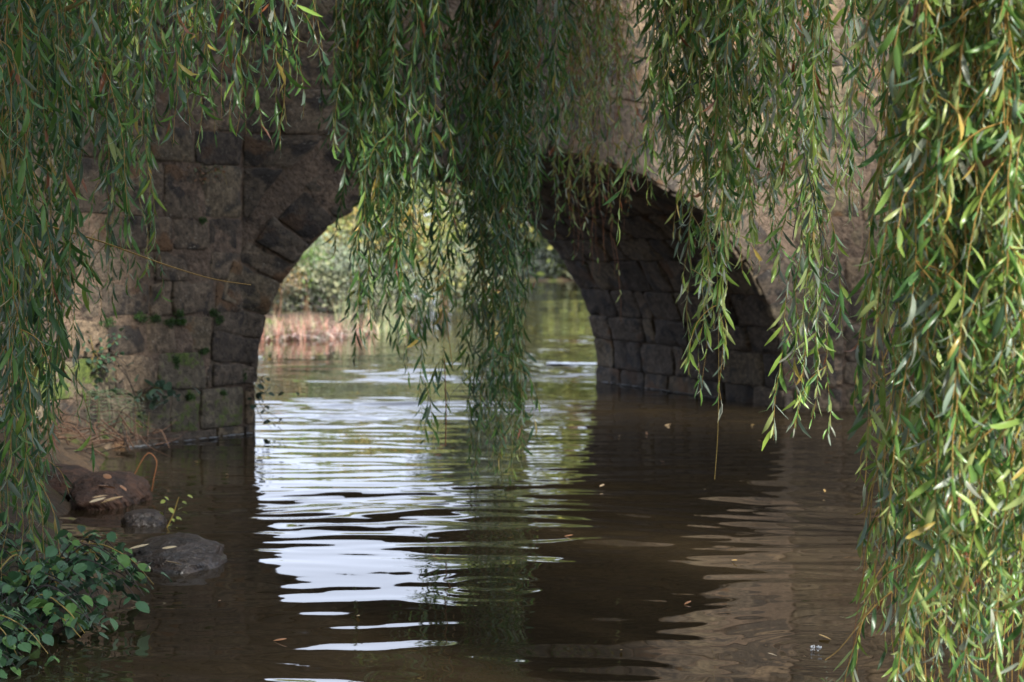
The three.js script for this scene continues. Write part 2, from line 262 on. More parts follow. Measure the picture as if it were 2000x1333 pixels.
  for (const [y0, y1] of [[-0.3, 0.05], [0.05, 0.33]]) faceStone('wall_stone', [[K0 + 0.002, y0], [0, y0], [0, y1], [K0 + 0.002, y1]], { rough: 0.008 });
  // stones of the vault
  const rows = 22, len = [0, 0.45, 0.95, 1.4, 1.95, 2.4, 2.9, DEEP];
  for (let i = 0; i < rows; i++) for (let k = 0; k + 1 < len.length; k++) {
    const cut = (q) => q <= 0 ? 0 : q >= rows ? Math.PI : (q + (hash3(q, 7, 2) - 0.5) * 0.55) / rows * Math.PI, a = cut(i), b = cut(i + 1), sh = k ? (hash3(i, k, 4) - 0.5) * 0.36 : 0, sh1 = k + 2 < len.length ? (hash3(i, k + 1, 4) - 0.5) * 0.36 : 0, z0 = len[k] + sh, z1 = len[k + 1] + sh1, seed = stoneSeed++;
    const map = (u, v) => { const q = mixn(b, a, v), [s, y] = arch(q), p = BL.clone().addScaledVector(AL, s).addScaledVector(BACK, mixn(z0, z1, u)).setY(y); return [p, AL.clone().multiplyScalar(-Math.cos(q)).add(V(0, -Math.sin(q), 0)).normalize()]; };
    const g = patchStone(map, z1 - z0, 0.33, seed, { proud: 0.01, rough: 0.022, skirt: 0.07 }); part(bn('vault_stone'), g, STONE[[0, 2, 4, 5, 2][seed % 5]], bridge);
  }
  for (const right of [0, 1]) for (const [y0, y1] of [[-0.5, 0.14]]) for (let k = 0; k + 1 < len.length; k++) {
    const s = right ? SPAN : 0, top = right ? 0.16 : 0.36, seed = stoneSeed++, map = (u, v) => [BL.clone().addScaledVector(AL, s).addScaledVector(BACK, mixn(len[k], len[k + 1], right ? u : 1 - u)).setY(mixn(y0, top, right ? 1 - v : 1 - v)), AL.clone().multiplyScalar(right ? -1 : 1)];
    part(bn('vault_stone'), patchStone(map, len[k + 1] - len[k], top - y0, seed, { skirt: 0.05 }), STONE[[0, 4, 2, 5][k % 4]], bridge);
  }
}

// ------------------------------------------------------------------ leaves
function leafShape(curl, twist, w, seg = 5) {                       // a willow leaf of length 1 hanging along -y
  const pos = [], idx = [];
  for (let i = 0; i <= seg; i++) {
    const t = i / seg, a = curl * t * t, wd = w * Math.pow(Math.sin(Math.PI * Math.min(0.985, 0.04 + 0.93 * Math.pow(t, 0.85))), 0.9), y = -t * (1 - 0.12 * a * a), z = 0.42 * curl * t * t, tw = twist * t, c = Math.cos(tw), s = Math.sin(tw);
    pos.push(-wd * c, y, z + wd * s + wd * 0.35, 0, y, z, wd * c, y, z - wd * s + wd * 0.35);
    if (i) for (let k = 0; k < 2; k++) { const o = (i - 1) * 3 + k; idx.push(o, o + 3, o + 1, o + 1, o + 3, o + 4); }
  }
  return geoOf(pos, idx);
}
const LEAVES = [], LEAVES4 = [], LEAVES2 = []; for (const [set, seg] of [[LEAVES, 5], [LEAVES4, 3], [LEAVES2, 2]]) { const r = mulberry(31); for (let i = 0; i < 22; i++) set.push(leafShape((r() - 0.35) * (i % 3 ? 2.1 : 3.4), (r() - 0.5) * (i % 5 ? 1.5 : 4), 0.054 + r() * 0.034, seg)); }
class Mass {                                                        // many leaves joined into one mesh
  constructor() { this.p = []; this.n = []; this.c = []; this.i = []; }
  add(g, m, col) {
    const o = this.p.length / 3, P = g.attributes.position, N = g.attributes.normal, v = V(), nm = new THREE.Matrix3().getNormalMatrix(m);
    for (let k = 0; k < P.count; k++) { v.fromBufferAttribute(P, k).applyMatrix4(m); this.p.push(v.x, v.y, v.z); v.fromBufferAttribute(N, k).applyMatrix3(nm).normalize(); this.n.push(v.x, v.y, v.z); this.c.push(col[0], col[1], col[2]); }
    for (const k of g.index.array) this.i.push(o + k);
  }
  geo() { return geoOf(this.p, this.i, { normal: this.n, color: this.c }); }
}
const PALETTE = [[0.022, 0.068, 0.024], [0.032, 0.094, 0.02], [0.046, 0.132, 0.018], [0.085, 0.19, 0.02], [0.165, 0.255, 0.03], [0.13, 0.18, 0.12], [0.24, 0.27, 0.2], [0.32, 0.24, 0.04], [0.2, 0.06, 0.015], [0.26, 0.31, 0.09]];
const CLASS = PALETTE.map((c) => leafMat({ color: rgb(...c) }));
const MIX = {                                                       // share of each colour class; right is yellower, and paled to carry sunlight
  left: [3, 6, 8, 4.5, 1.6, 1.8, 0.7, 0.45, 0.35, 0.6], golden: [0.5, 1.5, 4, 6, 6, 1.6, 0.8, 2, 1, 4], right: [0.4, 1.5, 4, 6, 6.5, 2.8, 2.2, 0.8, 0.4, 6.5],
};
const pick = (w, r) => { let s = 0; for (const x of w) s += x; let q = r() * s; for (let i = 0; i < w.length; i++) if ((q -= w[i]) < 0) return i; return 0; };
const UP = V(0, 1, 0);
function leafMatrix(p, dir, spin, len) {
  const y = dir.clone().negate().normalize(), x = Math.abs(y.y) > 0.97 ? V(1, 0, 0) : UP.clone().cross(y).normalize(); x.addScaledVector(y, -x.dot(y)).normalize(); x.applyAxisAngle(y, spin);
  const z = x.clone().cross(y); return new THREE.Matrix4().makeBasis(x, y, z).scale(V(len, len, len)).setPosition(p);
}
const inFrame = (p) => { const q = p.clone().project(camera); return Math.abs(q.x) < 0.98 && Math.abs(q.y) < 0.98 && q.z < 1; };
camera.updateMatrixWorld(); camera.updateProjectionMatrix();

class Willow {
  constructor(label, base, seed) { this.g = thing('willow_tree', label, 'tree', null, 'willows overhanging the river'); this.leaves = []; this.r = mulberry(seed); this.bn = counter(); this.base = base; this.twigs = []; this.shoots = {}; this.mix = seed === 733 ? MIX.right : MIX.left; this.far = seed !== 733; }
  twig(pts, rad, mat) { const m = part(this.bn('hanging_branch'), tube(pts, rad, 4), mat, this.g); this.twigs.push(m); return m; }
  leaf(p, dir, len, mix, own) { const r = this.r, c = pick(mix, r), v = Math.floor(r() * LEAVES.length); this.leaves.push([v, leafMatrix(p, dir, (r() - 0.5) * 4.2, len), c, inFrame(p) ? len / Math.max(1, -p.z) : 0, own]); }
  dress(pts, from, spacing, len, mix, own, spread = 0.75, bare = 0) { // leaves along a twig
    const r = this.r; let acc = 0, ang = r() * 6.28, total = 0, run = 0; for (let i = 1; i < pts.length; i++) total += pts[i].distanceTo(pts[i - 1]);
    for (let i = 1; i < pts.length; i++) {
      const a = pts[i - 1], b = pts[i], d = a.distanceTo(b), dir = b.clone().sub(a).normalize(); let s = spacing - acc;
      while (s < d) {
        const t = (run + s) / total; ang += 2.4 + (r() - 0.5);
        if (t > from && r() > bare) {
          const out = V(Math.cos(ang), 0, Math.sin(ang)), k = spread * (0.35 + r() * r() * 1.6), q = dir.clone().multiplyScalar(0.55).add(V(0, -0.55, 0)).addScaledVector(out, k).normalize();
          this.leaf(a.clone().lerp(b, s / d), q, len * (0.45 + 0.8 * r()) * (t > 0.93 ? 0.65 : 1), mix, own);
        }
        s += spacing * (0.6 + 0.8 * r());
      }
      acc = d - (s - spacing); acc = clamp(acc, 0, spacing); run += d;
    }
  }
  strand(start, x, z, tipY, { len = 0.105, spacing = 0.031, mix = MIX.left, mat = M.twigOlive, rad = 0.0019, sway = 0.1, side = 0.5, bare = 0, spread } = {}) {
    const r = this.r, n = Math.max(6, Math.round((start.y - tipY) / 0.09)), ph = r() * 6.28, ph2 = r() * 6.28, lx = (r() - 0.5) * sway * 2.2, lz = (r() - 0.5) * sway * 2.2, pts = [];
    for (let i = 0; i <= n; i++) {
      const t = i / n, y = mixn(start.y, tipY, t), e = 1 - Math.exp(-(start.y - y) * 5), ex = mixn(start.x, x, e), ez = mixn(start.z, z, e), amp = sway * Math.sin(Math.min(1, t * 1.4) * Math.PI / 2) * 0.35;
      pts.push(V(ex + amp * Math.sin(y * 2.6 + ph) + lx * (t - 1) * 0.5 + 0.008 * Math.sin(y * 19 + ph2) + (r() - 0.5) * 0.008, y + (i && i < n ? (r() - 0.5) * 0.03 : 0), ez + amp * Math.cos(y * 2.1 + ph2) + lz * (t - 1) * 0.5 + (r() - 0.5) * 0.008));
    }
    pts[0].copy(start);
    const own = this.twig(pts, (t) => rad * (1.75 - 1.3 * t), mat);
    this.dress(pts, 0.04, spacing, len, mix, own, spread, bare);
    const k = Math.round(side * (start.y - tipY));
    for (let i = 0; i < k; i++) {                                   // side shoots that droop beside their branch
      const j = 1 + Math.floor(r() * (n - 3)), p = pts[j], a = r() * 6.28, L = 0.15 + r() * 0.45, q = [p.clone()], m = 7;
      for (let s = 1; s <= m; s++) { const t = s / m; q.push(V(p.x + Math.cos(a) * (0.16 * (1 - Math.exp(-t * 2.2))) + (r() - 0.5) * 0.008, p.y - L * t * (0.55 + 0.45 * t), p.z + Math.sin(a) * (0.16 * (1 - Math.exp(-t * 2.2))))); }
      (this.shoots[mat.uuid] ??= [mat, []])[1].push(tube(q, (t) => rad * (1.05 - 0.6 * t), 4)); this.dress(q, 0.02, spacing, len * 0.92, mix, own, spread, bare);
    }
  }
  cluster(x0, x1, d0, d1, n, tip, o = {}) {                         // x0, x1: where it hangs in the photograph at d0..d1 metres; tip(share, random) -> photograph row of the branch end
    const r = this.r, dm = (d0 + d1) / 2, top = (o.top ?? 3.9), b0 = V((x0 - 1000) / F * dm, top, -dm), b1 = V((x1 - 1000) / F * dm, top + 0.15, -dm - 0.2);
    const bough = curve([this.base.clone().setY(top + 0.5).lerp(b0, 0.25).setY(top + 1.0), (o.fromRight ? b1 : b0).clone().add(V(0, 0.35, 0)), b0.clone().lerp(b1, 0.5).add(V(0, 0.18, 0.1)), (o.fromRight ? b0 : b1).clone()], 24);
    part(this.bn('bough'), tube(bough, (t) => 0.035 - 0.028 * t, 6), M.bark, this.g);
    for (let i = 0; i < n; i++) {
      const s = (i + r()) / n, px = mixn(x0, x1, s), d = mixn(d0, d1, r()), x = (px - 1000) / F * d, py = tip(s, r()), y = at(px, py, d).y;
      let best = bough[8]; for (let k = 8; k < bough.length; k++) if (Math.abs(bough[k].x - x) < Math.abs(best.x - x)) best = bough[k];
      this.strand(best, x, -d, Math.max(0.02, y), { ...o, len: (o.len ?? 0.108) * (0.9 + 0.2 * r()), mat: r() < (o.alt ?? 0) ? o.altMat : (o.mat ?? M.twigOlive) });
    }
  }
  grow(limbs) {
    const b = this.base, trunk = curve([b.clone().setY(-0.2), b.clone().add(V(0.1, 1, 0)), b.clone().add(V(-0.05, 2.4, 0.1)), b.clone().add(V(0.1, 4.2, 0))], 16);
    part('trunk', tube(trunk, (t) => 0.42 - 0.2 * t + 0.2 * Math.exp(-t * 9), 14), M.bark, this.g);
    for (const l of limbs) part(this.bn('limb'), tube(curve([trunk[11], ...l.map((p) => V(...p))], 22), (t) => 0.15 - 0.11 * t, 8), M.bark, this.g);
  }
  crown(blobs, n, len) {                                            // the crown above, in drooping sprays
    const r = this.r, mix = this.mix;
    for (let i = 0; i < n; i++) {
      const [cx, cy, cz, rx, ry, rz] = blobs[Math.floor(r() * blobs.length)]; let x, y, z; do { x = r() * 2 - 1; y = r() * 2 - 1; z = r() * 2 - 1; } while (x * x + y * y + z * z > 1);
      const p = V(cx + x * rx, cy + y * ry, cz + z * rz); for (let k = 0; k < 26; k++) { p.add(V((r() - 0.5) * 0.05, -0.035, (r() - 0.5) * 0.05)); const a = r() * 6.28; this.leaf(p.clone().add(V((r() - 0.5) * 0.1, 0, (r() - 0.5) * 0.1)), V(Math.cos(a) * 0.7, -0.8, Math.sin(a) * 0.7), len * (0.7 + 0.6 * r()), mix, null); }
    }
  }
  finish() {
    const single = [...this.leaves].filter((l) => l[4] && l[3] > 0).sort((a, b) => b[3] - a[3]).slice(0, 300), set = new Set(single), mass = new Mass(), r = mulberry(9), byTwig = new Map();
    for (const l of this.leaves) { if (set.has(l)) continue; const c = PALETTE[l[2]], j = 0.8 + 0.4 * r(), k = 0.92 + 0.16 * r(); mass.add((l[4] ? this.far || l[1].elements[14] < -5.8 ? LEAVES4 : LEAVES : LEAVES2)[l[0]], l[1], [c[0] * j * k, c[1] * j, c[2] * j]); }
    for (const l of single) { const m = part('leaf', LEAVES[l[0]], CLASS[l[2]], null), n = byTwig.get(l[4]) ?? 0; byTwig.set(l[4], n + 1); m.name = n ? 'leaf_' + String(n).padStart(3, '0') : 'leaf'; m.matrixAutoUpdate = true; l[1].decompose(m.position, m.quaternion, m.scale); l[4].add(m); }
    for (const [mat, gs] of Object.values(this.shoots)) part(this.bn('side_shoots'), mergeGeometries(gs), mat, this.g, 'stuff');
    part('foliage', mass.geo(), LEAFV, this.g, 'stuff');
    console.log(this.g.name, 'leaves', this.leaves.length, 'twigs', this.twigs.length);
  }
}

// the willow on the left bank: its branches hang before the left wall and in the middle of the arch
{
  const w = new Willow('willow on the left bank with dark blue-green hanging branches before the arch', V(-5.2, 0.2, -6.4), 401), sh = MIX.left;
  w.grow([[[-4, 5.0, -6.2], [-2.6, 5.3, -7], [-1, 4.9, -8.4], [0.2, 4.5, -9.6]], [[-4.6, 5.1, -5], [-3, 5.3, -4.2], [-1.2, 5, -5]], [[-5.5, 5.4, -8], [-4.2, 5.6, -10], [-2.6, 5.2, -11]], [[-6.5, 5, -5], [-8, 4.6, -4]], [[-3.6, 5.2, -4], [-1.6, 5.6, -2.8], [0.8, 5.4, -2.2]], [[-3.4, 5.4, -8.6], [-1.4, 5.5, -10.6], [0.8, 5.2, -11.4]]]);
  w.cluster(-60, 60, 5.8, 7.2, 26, (s, r) => 780 + 440 * Math.sqrt(r), { mat: M.twigGold, mix: MIX.left, top: 3.6, side: 1.3 });
  w.cluster(40, 150, 6.2, 7.4, 17, (s, r) => 520 + (s < 0.7 ? 660 : 380) * r, { mix: MIX.left, top: 3.6, side: 1.2 });
  w.cluster(130, 300, 6.8, 8.2, 18, (s, r) => 150 + 430 * r, { mix: MIX.left, top: 3.7, side: 0.8 });
  w.cluster(60, 220, 6.0, 6.6, 6, (s, r) => 180 + 200 * r, { mix: MIX.left, top: 3.4, side: 0.6, spacing: 0.04, mat: M.twigGold, spread: 1.1 });
  w.cluster(200, 310, 7.4, 8.4, 8, (s, r) => 480 + 130 * r, { mix: sh, top: 3.7, side: 0.8 });
  w.cluster(290, 480, 6.8, 8.2, 15, (s, r) => 60 + 260 * r, { mix: MIX.left, top: 3.7, side: 0.8 });
  w.cluster(300, 560, 6.2, 6.8, 7, (s, r) => 140 + 160 * r, { mix: MIX.left, top: 3.4, side: 0.5, spacing: 0.04, mat: M.twigGold, spread: 1.1 });
  w.cluster(470, 590, 6.6, 7.4, 8, (s, r) => 90 + 220 * r, { mix: MIX.left, top: 3.6, side: 0.6, spacing: 0.034 });
  w.cluster(665, 722, 8.8, 9.8, 17, (s, r) => 170 + 250 * r, { mix: sh, side: 1, len: 0.112 });
  w.cluster(705, 772, 8.8, 9.8, 24, (s, r) => 280 + 400 * r, { mix: sh, side: 1, len: 0.112 });
  w.cluster(775, 880, 8.6, 9.8, 25, (s, r) => 300 + 540 * r, { mix: sh, side: 0.9, len: 0.112 });
  w.cluster(885, 1040, 9.0, 10.0, 24, (s, r) => 280 + 330 * r, { mix: sh, side: 0.9, len: 0.112 });
  w.cluster(918, 1022, 9.6, 10.1, 30, (s, r) => 720 + 222 * Math.pow(r, 0.3), { mix: MIX.left, side: 0.8, len: 0.1, sway: 0.06 });
  w.cluster(1010, 1095, 9.0, 10.0, 18, (s, r) => 200 + 270 * r, { mix: sh, side: 1.1, len: 0.1 });
  w.cluster(1085, 1225, 10.8, 11.6, 38, (s, r) => 60 + 400 * r, { mix: MIX.golden, side: 1.5, len: 0.085, mat: M.twigGold, top: 4.1, alt: 0.5, altMat: M.twigRust });
  w.cluster(1120, 1220, 10.9, 11.4, 10, (s, r) => 440 + 130 * r, { mix: MIX.golden, side: 1.2, len: 0.07, mat: M.twigRust, top: 4.1, bare: 0.8 });
  // single branches that stand out
  w.twig(curve([at(-80, 390, 6.9), at(60, 432, 6.9), at(190, 470, 7), at(330, 520, 7), at(420, 546, 7.05), at(490, 557, 7.1)], 24), (t) => 0.0042 - 0.0026 * t, M.twigGold);
  part(w.bn('bough'), tube(curve([at(-220, 60, 6.4), at(-40, 42, 6.4), at(40, 40, 6.4), at(110, 24, 6.4), at(170, -4, 6.4), at(230, -60, 6.5)], 24), (t) => 0.011 - 0.003 * t, 8), M.bough, w.g);
  part(w.bn('bough'), tube(curve([at(-200, 215, 6.6), at(-30, 246, 6.6), at(30, 258, 6.6), at(60, 268, 6.6)], 16), (t) => 0.008 - 0.006 * t, 6), M.twigRust, w.g);
  w.twig(curve([at(862, 560, 9), at(874, 640, 9), at(884, 720, 9)], 12), 0.0022, M.twigGold);
  w.twig(curve([at(868, 700, 9), at(871, 800, 9), at(870, 870, 9)], 12), (t) => 0.0025 + 0.001 * t, M.twigRust);
  w.crown([[-4.5, 5.6, -6.5, 2.6, 1.2, 3.4], [-2, 5.4, -7.5, 2.4, 0.9, 2.8], [0, 5.2, -9.3, 1.6, 0.7, 1.8], [-3, 5.5, -4, 2, 0.9, 1.6], [0.4, 5.5, -2.2, 2, 0.8, 1.5], [-0.2, 5.3, -11.2, 2.4, 0.7, 1.5]], 1400, 0.25);  // unseen crown clumps, some placed to shade the left curtain and the vault
  w.finish();
}
// the willow on the right bank: a bright curtain near by and the branches before the right wall
{
  const w = new Willow('willow on the right bank with a bright yellow-green curtain of long branches', V(4.6, 0.3, -3.6), 733);
  w.grow([[[3.8, 5, -4.4], [2.6, 5.2, -6], [1.6, 4.8, -7.6]], [[3.6, 5.1, -3.2], [2, 4.8, -3.6], [1, 4.4, -4]], [[5.4, 5.5, -5], [6, 5.9, -7], [6.6, 5.8, -9]], [[4.2, 5.4, -5], [3.4, 5.7, -7], [2.6, 5.6, -9], [1.6, 5.4, -11]], [[3.8, 5.2, -2.4], [2.8, 5.6, -0.8], [1.6, 5.5, 0.5]], [[5.6, 5, -2.4], [6.5, 4.8, -1.2]]]);
  const R = { fromRight: true, mat: M.twigGold, top: 3.9 };
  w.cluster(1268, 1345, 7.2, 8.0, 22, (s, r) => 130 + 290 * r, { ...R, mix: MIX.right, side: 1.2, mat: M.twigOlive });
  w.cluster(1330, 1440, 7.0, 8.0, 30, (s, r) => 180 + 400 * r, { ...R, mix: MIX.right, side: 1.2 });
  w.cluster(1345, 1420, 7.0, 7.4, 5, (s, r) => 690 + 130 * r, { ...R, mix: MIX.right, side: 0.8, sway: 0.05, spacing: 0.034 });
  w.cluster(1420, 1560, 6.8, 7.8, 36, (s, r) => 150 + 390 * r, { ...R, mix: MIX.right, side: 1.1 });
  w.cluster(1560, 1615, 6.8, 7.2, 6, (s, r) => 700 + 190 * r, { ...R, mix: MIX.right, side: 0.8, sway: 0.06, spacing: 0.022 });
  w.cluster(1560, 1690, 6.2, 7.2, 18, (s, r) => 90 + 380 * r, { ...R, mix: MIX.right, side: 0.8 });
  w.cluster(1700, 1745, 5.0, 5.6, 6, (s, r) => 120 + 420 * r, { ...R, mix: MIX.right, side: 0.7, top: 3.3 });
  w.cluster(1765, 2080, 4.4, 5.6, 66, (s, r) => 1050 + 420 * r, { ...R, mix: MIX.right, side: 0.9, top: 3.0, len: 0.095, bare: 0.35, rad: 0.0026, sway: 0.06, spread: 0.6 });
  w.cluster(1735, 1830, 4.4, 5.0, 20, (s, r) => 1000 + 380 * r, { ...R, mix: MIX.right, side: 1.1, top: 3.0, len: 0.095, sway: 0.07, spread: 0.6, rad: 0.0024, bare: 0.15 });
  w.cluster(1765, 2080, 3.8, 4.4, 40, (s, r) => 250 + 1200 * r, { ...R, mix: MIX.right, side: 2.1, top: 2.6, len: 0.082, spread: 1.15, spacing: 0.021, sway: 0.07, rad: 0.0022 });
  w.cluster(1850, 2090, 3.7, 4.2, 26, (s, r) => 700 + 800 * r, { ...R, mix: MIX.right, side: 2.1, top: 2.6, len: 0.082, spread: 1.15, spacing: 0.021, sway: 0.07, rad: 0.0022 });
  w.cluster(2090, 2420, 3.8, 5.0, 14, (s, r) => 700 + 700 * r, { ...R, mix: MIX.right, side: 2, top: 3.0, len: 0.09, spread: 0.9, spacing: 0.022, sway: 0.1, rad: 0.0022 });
  w.twig(curve([at(1400, 500, 7), at(1404, 700, 7), at(1402, 850, 7), at(1396, 938, 7)], 20), 0.0011, M.twigOlive);
  w.twig(curve([at(1570, 300, 6.5), at(1600, 440, 6.5), at(1612, 540, 6.5), at(1633, 600, 6.5), at(1632, 662, 6.5)], 20), (t) => 0.0026 - 0.0015 * t, M.twigDark);
  w.twig(curve([at(1600, 440, 6.5), at(1630, 510, 6.5), at(1655, 560, 6.5), at(1662, 622, 6.5)], 16), (t) => 0.0018 - 0.0008 * t, M.twigDark);
  w.twig(curve([at(1575, 330, 6.6), at(1560, 400, 6.6), at(1548, 470, 6.6)], 12), 0.0022, M.twigDark);
  w.twig(curve([at(1725, -40, 5.4), at(1720, 80, 5.4), at(1690, 190, 5.4), at(1692, 330, 5.4)], 16), 0.0016, M.twigDark);
  w.twig(curve([at(1290, 228, 7.3), at(1325, 205, 7.3), at(1360, 178, 7.3), at(1420, 110, 7.3)], 12), (t) => 0.002 + 0.003 * t, M.twigDark);
  w.twig(curve([at(1705, 1180, 4.4), at(1660, 1245, 4.4), at(1632, 1276, 4.4), at(1612, 1290, 4.4)], 12), (t) => 0.0018 - 0.0006 * t, M.twigGold);
  w.twig(curve([at(1690, 1110, 4.4), at(1670, 1230, 4.4), at(1668, 1265, 4.4)], 12), 0.001, M.twigRust);
  w.crown([[4.8, 5.6, -4.8, 2.2, 1, 1.5], [2.4, 5.3, -6.2, 1.6, 0.7, 1.7], [2.4, 5.5, -8.4, 1.6, 0.8, 1.5], [1.8, 5.4, -10.6, 1.3, 0.7, 1.2], [1.9, 5.6, 0.3, 1.5, 0.8, 1.5], [7, 5.9, -8.6, 1.5, 0.8, 1.5]], 1050, 0.25);  // crown clumps out of view, some added to shade bank, vault and right wall
  w.finish();
}

// ------------------------------------------------------------------ far bank, shrubs and trees
const farLeaf = geoOf([0, 0, 0, 0.35, 0.5, 0.06, 0, 1, 0, -0.35, 0.5, 0.06], [0, 1, 2, 0, 2, 3]);
function foliage(blobs, n, size, cols, seed, droop = 0) {
  const r = mulberry(seed), m = new Mass(), mat = new THREE.Matrix4(), q = new THREE.Quaternion(), e = new THREE.Euler();
  let vol = 0; for (const b of blobs) vol += b[3] * b[4] * b[5];
  for (const [cx, cy, cz, rx, ry, rz, ci] of blobs) {
    const k = Math.round(n * rx * ry * rz / vol), clumps = Math.max(4, Math.round(k / 28));
    for (let c = 0; c < clumps; c++) {
      let x, y, z, l; do { x = r() * 2 - 1; y = r() * 2 - 1; z = r() * 2 - 1; l = Math.hypot(x, y, z); } while (l > 1 || l < 0.35);
      const col = cols[ci != null && r() < 0.7 ? ci : Math.floor(r() * cols.length)], j = 0.75 + 0.5 * r(), sp = 0.22 * Math.min(rx, ry, rz) + size;
      for (let i = 0; i < 28; i++) {
        e.set((r() - 0.5) * 6, r() * 6.28, (r() - 0.5) * 6); q.setFromEuler(e); const s = size * (0.6 + 0.8 * r());
        const g = () => (r() + r() + r() - 1.5) * 1.3; mat.compose(V(cx + x * rx + g() * sp, cy + y * ry + g() * sp * (droop ? 1.8 : 0.8), cz + z * rz + g() * sp), q, V(s, s, s)); const v = j * (0.85 + 0.3 * r()); m.add(farLeaf, mat, [col[0] * v, col[1] * v, col[2] * v]);
      }
    }
  }
  return m.geo();
}
function shrub(name, label, category, base, blobs, n, size, cols, seed, group, stems = 4) {
  const t = thing(name, label, category, base, group), r = mulberry(seed + 1), c = counter();
  for (let i = 0; i < stems; i++) { const b = blobs[i % blobs.length]; part(c('stem'), tube(curve([V((r() - 0.5) * 0.3, -0.2, (r() - 0.5) * 0.3), V(b[0] * 0.5, b[1] * 0.5, b[2] * 0.5), V(b[0], b[1] + b[4] * 0.4, b[2])], 8), (k) => 0.035 - 0.025 * k, 5), M.bark, t); }
  part('crown', foliage(blobs, n, size, cols, seed), FARLEAF, t, 'stuff'); return t;
}
function tree(name, label, base, h, wide, n, size, cols, seed, group, low = 0.25) {
  const t = thing(name, label, 'tree', base, group), r = mulberry(seed + 3), c = counter();
  const trunk = curve([V(0, -0.3, 0), V(0.1, h * 0.25, 0), V(-0.1, h * 0.5, 0.1), V(0, h * 0.8, 0)], 10); part('trunk', tube(trunk, (k) => h * (0.03 - 0.022 * k), 8), M.bark, t);
  const blobs = []; for (let i = 0; i < 16; i++) { const a = r() * 6.28, v = low + (1 - low) * r(), rad = wide * (0.3 + 0.55 * r()) * Math.sin(Math.PI * (0.15 + 0.75 * (v - low) / (1 - low))), s = wide * (0.28 + 0.2 * r()), p = [Math.cos(a) * rad, h * v - s * 0.5, Math.sin(a) * rad, s, s * 0.8, s]; blobs.push(p); if (i < 6) part(c('limb'), tube([trunk[2 + i % 6], V(p[0] * 0.6, p[1] * 0.95, p[2] * 0.6), V(p[0], p[1], p[2])], (k) => h * (0.01 - 0.007 * k), 5), M.bark, t); }
  part('crown', foliage(blobs, n, size, cols, seed), FARLEAF, t, 'stuff'); return t;
}
const olive = [[0.2, 0.19, 0.05], [0.12, 0.14, 0.05], [0.24, 0.17, 0.04], [0.09, 0.12, 0.05], [0.16, 0.2, 0.06]], greyg = [[0.1, 0.13, 0.08], [0.13, 0.16, 0.1], [0.07, 0.1, 0.05], [0.17, 0.18, 0.1]], lime = [[0.13, 0.24, 0.05], [0.18, 0.26, 0.06], [0.1, 0.17, 0.04]], dark = [[0.03, 0.05, 0.02], [0.045, 0.07, 0.025], [0.06, 0.085, 0.025], [0.03, 0.045, 0.025]], yel = [[0.17, 0.2, 0.035], [0.12, 0.16, 0.03], [0.22, 0.22, 0.045], [0.08, 0.12, 0.03]];
for (const set of [olive, greyg, lime, yel]) for (const c of set) for (let k = 0; k < 3; k++) c[k] *= [1.4, 1.35, 1.25][k];  // leaf colours lifted to carry the strong light on the far bank
const bankP = (px, d, y = 0.25) => V((px - 1000) / F * d, y, -d);
shrub('bank_shrub', 'grey-green rounded shrub above the dead reeds across the water', 'shrub', bankP(640, 30), [[-0.7, 0.55, 0, 0.8, 0.45, 0.6], [0, 0.75, 0, 0.9, 0.6, 0.7], [0.7, 0.6, 0.1, 0.8, 0.55, 0.6], [1.3, 0.45, 0, 0.7, 0.45, 0.5]], 6500, 0.085, greyg, 11, null);
shrub('bank_shrub', 'yellow and olive autumn shrub behind the grey-green shrub across the water', 'shrub', bankP(660, 33), [[-0.6, 1.3, 0, 1.0, 0.8, 0.8], [0.5, 1.5, 0, 1.1, 0.8, 0.8], [1.4, 1.2, 0, 0.8, 0.8, 0.7]], 8000, 0.095, olive, 12, null);
shrub('bank_shrub', 'small bright lime green bush beside the pier across the water', 'shrub', bankP(598, 29.6), [[0, 0.95, 0, 0.32, 0.36, 0.3]], 500, 0.07, lime, 13, null);
shrub('bank_shrub', 'brown and orange low bush at the far side of the left pier', 'shrub', bankP(548, 29), [[0, 0.5, 0, 0.5, 0.35, 0.4], [-0.4, 0.8, -0.2, 0.6, 0.5, 0.5]], 1300, 0.07, [[0.2, 0.13, 0.05], [0.25, 0.16, 0.03], [0.1, 0.09, 0.04]], 14, null);
shrub('bank_shrub', 'green leafy overhanging bush highest on the far left bank', 'shrub', bankP(700, 36), [[-1, 1.9, 0, 1.1, 0.6, 0.9], [0.3, 2.2, 0, 1.2, 0.6, 0.9], [1.2, 1.8, 0, 0.9, 0.8, 0.8]], 7000, 0.105, yel, 15, null);
shrub('bank_shrub', 'low dense olive bush at the bend of the far left bank', 'shrub', bankP(800, 38), [[0, 0.9, 0, 1.2, 0.8, 0.9], [1, 0.7, -0.8, 0.9, 0.7, 0.9]], 5000, 0.1, olive.concat(greyg), 16, null);
const far = 'trees beyond the bridge';
tree('far_tree', 'broad dark green tree beyond the bend of the river', V(-2.4, 0.3, -58), 7.5, 3.2, 5200, 0.2, dark, 21, far, 0.03);
tree('far_tree', 'low yellow-green tree behind the left bank shrubs', V(-8.5, 0.3, -66), 5.6, 4, 5200, 0.22, yel, 28, far, 0.03);
tree('far_tree', 'small golden tree at the bend between the shrubs and the dark tree', V(-5, 0.3, -63), 6.2, 3.4, 6500, 0.26, yel, 29, far, 0.02);
tree('far_tree', 'slim mid green tree next to the broad dark tree at the bend', V(-3.2, 0.3, -95), 13, 3.6, 7000, 0.42, dark.concat(yel), 36, far, 0.01);
tree('far_tree', 'yellow-green tree with a rounded crown at the far water edge', V(3.4, 0.3, -93), 25, 6.5, 11000, 0.5, yel, 22, far, 0.02);
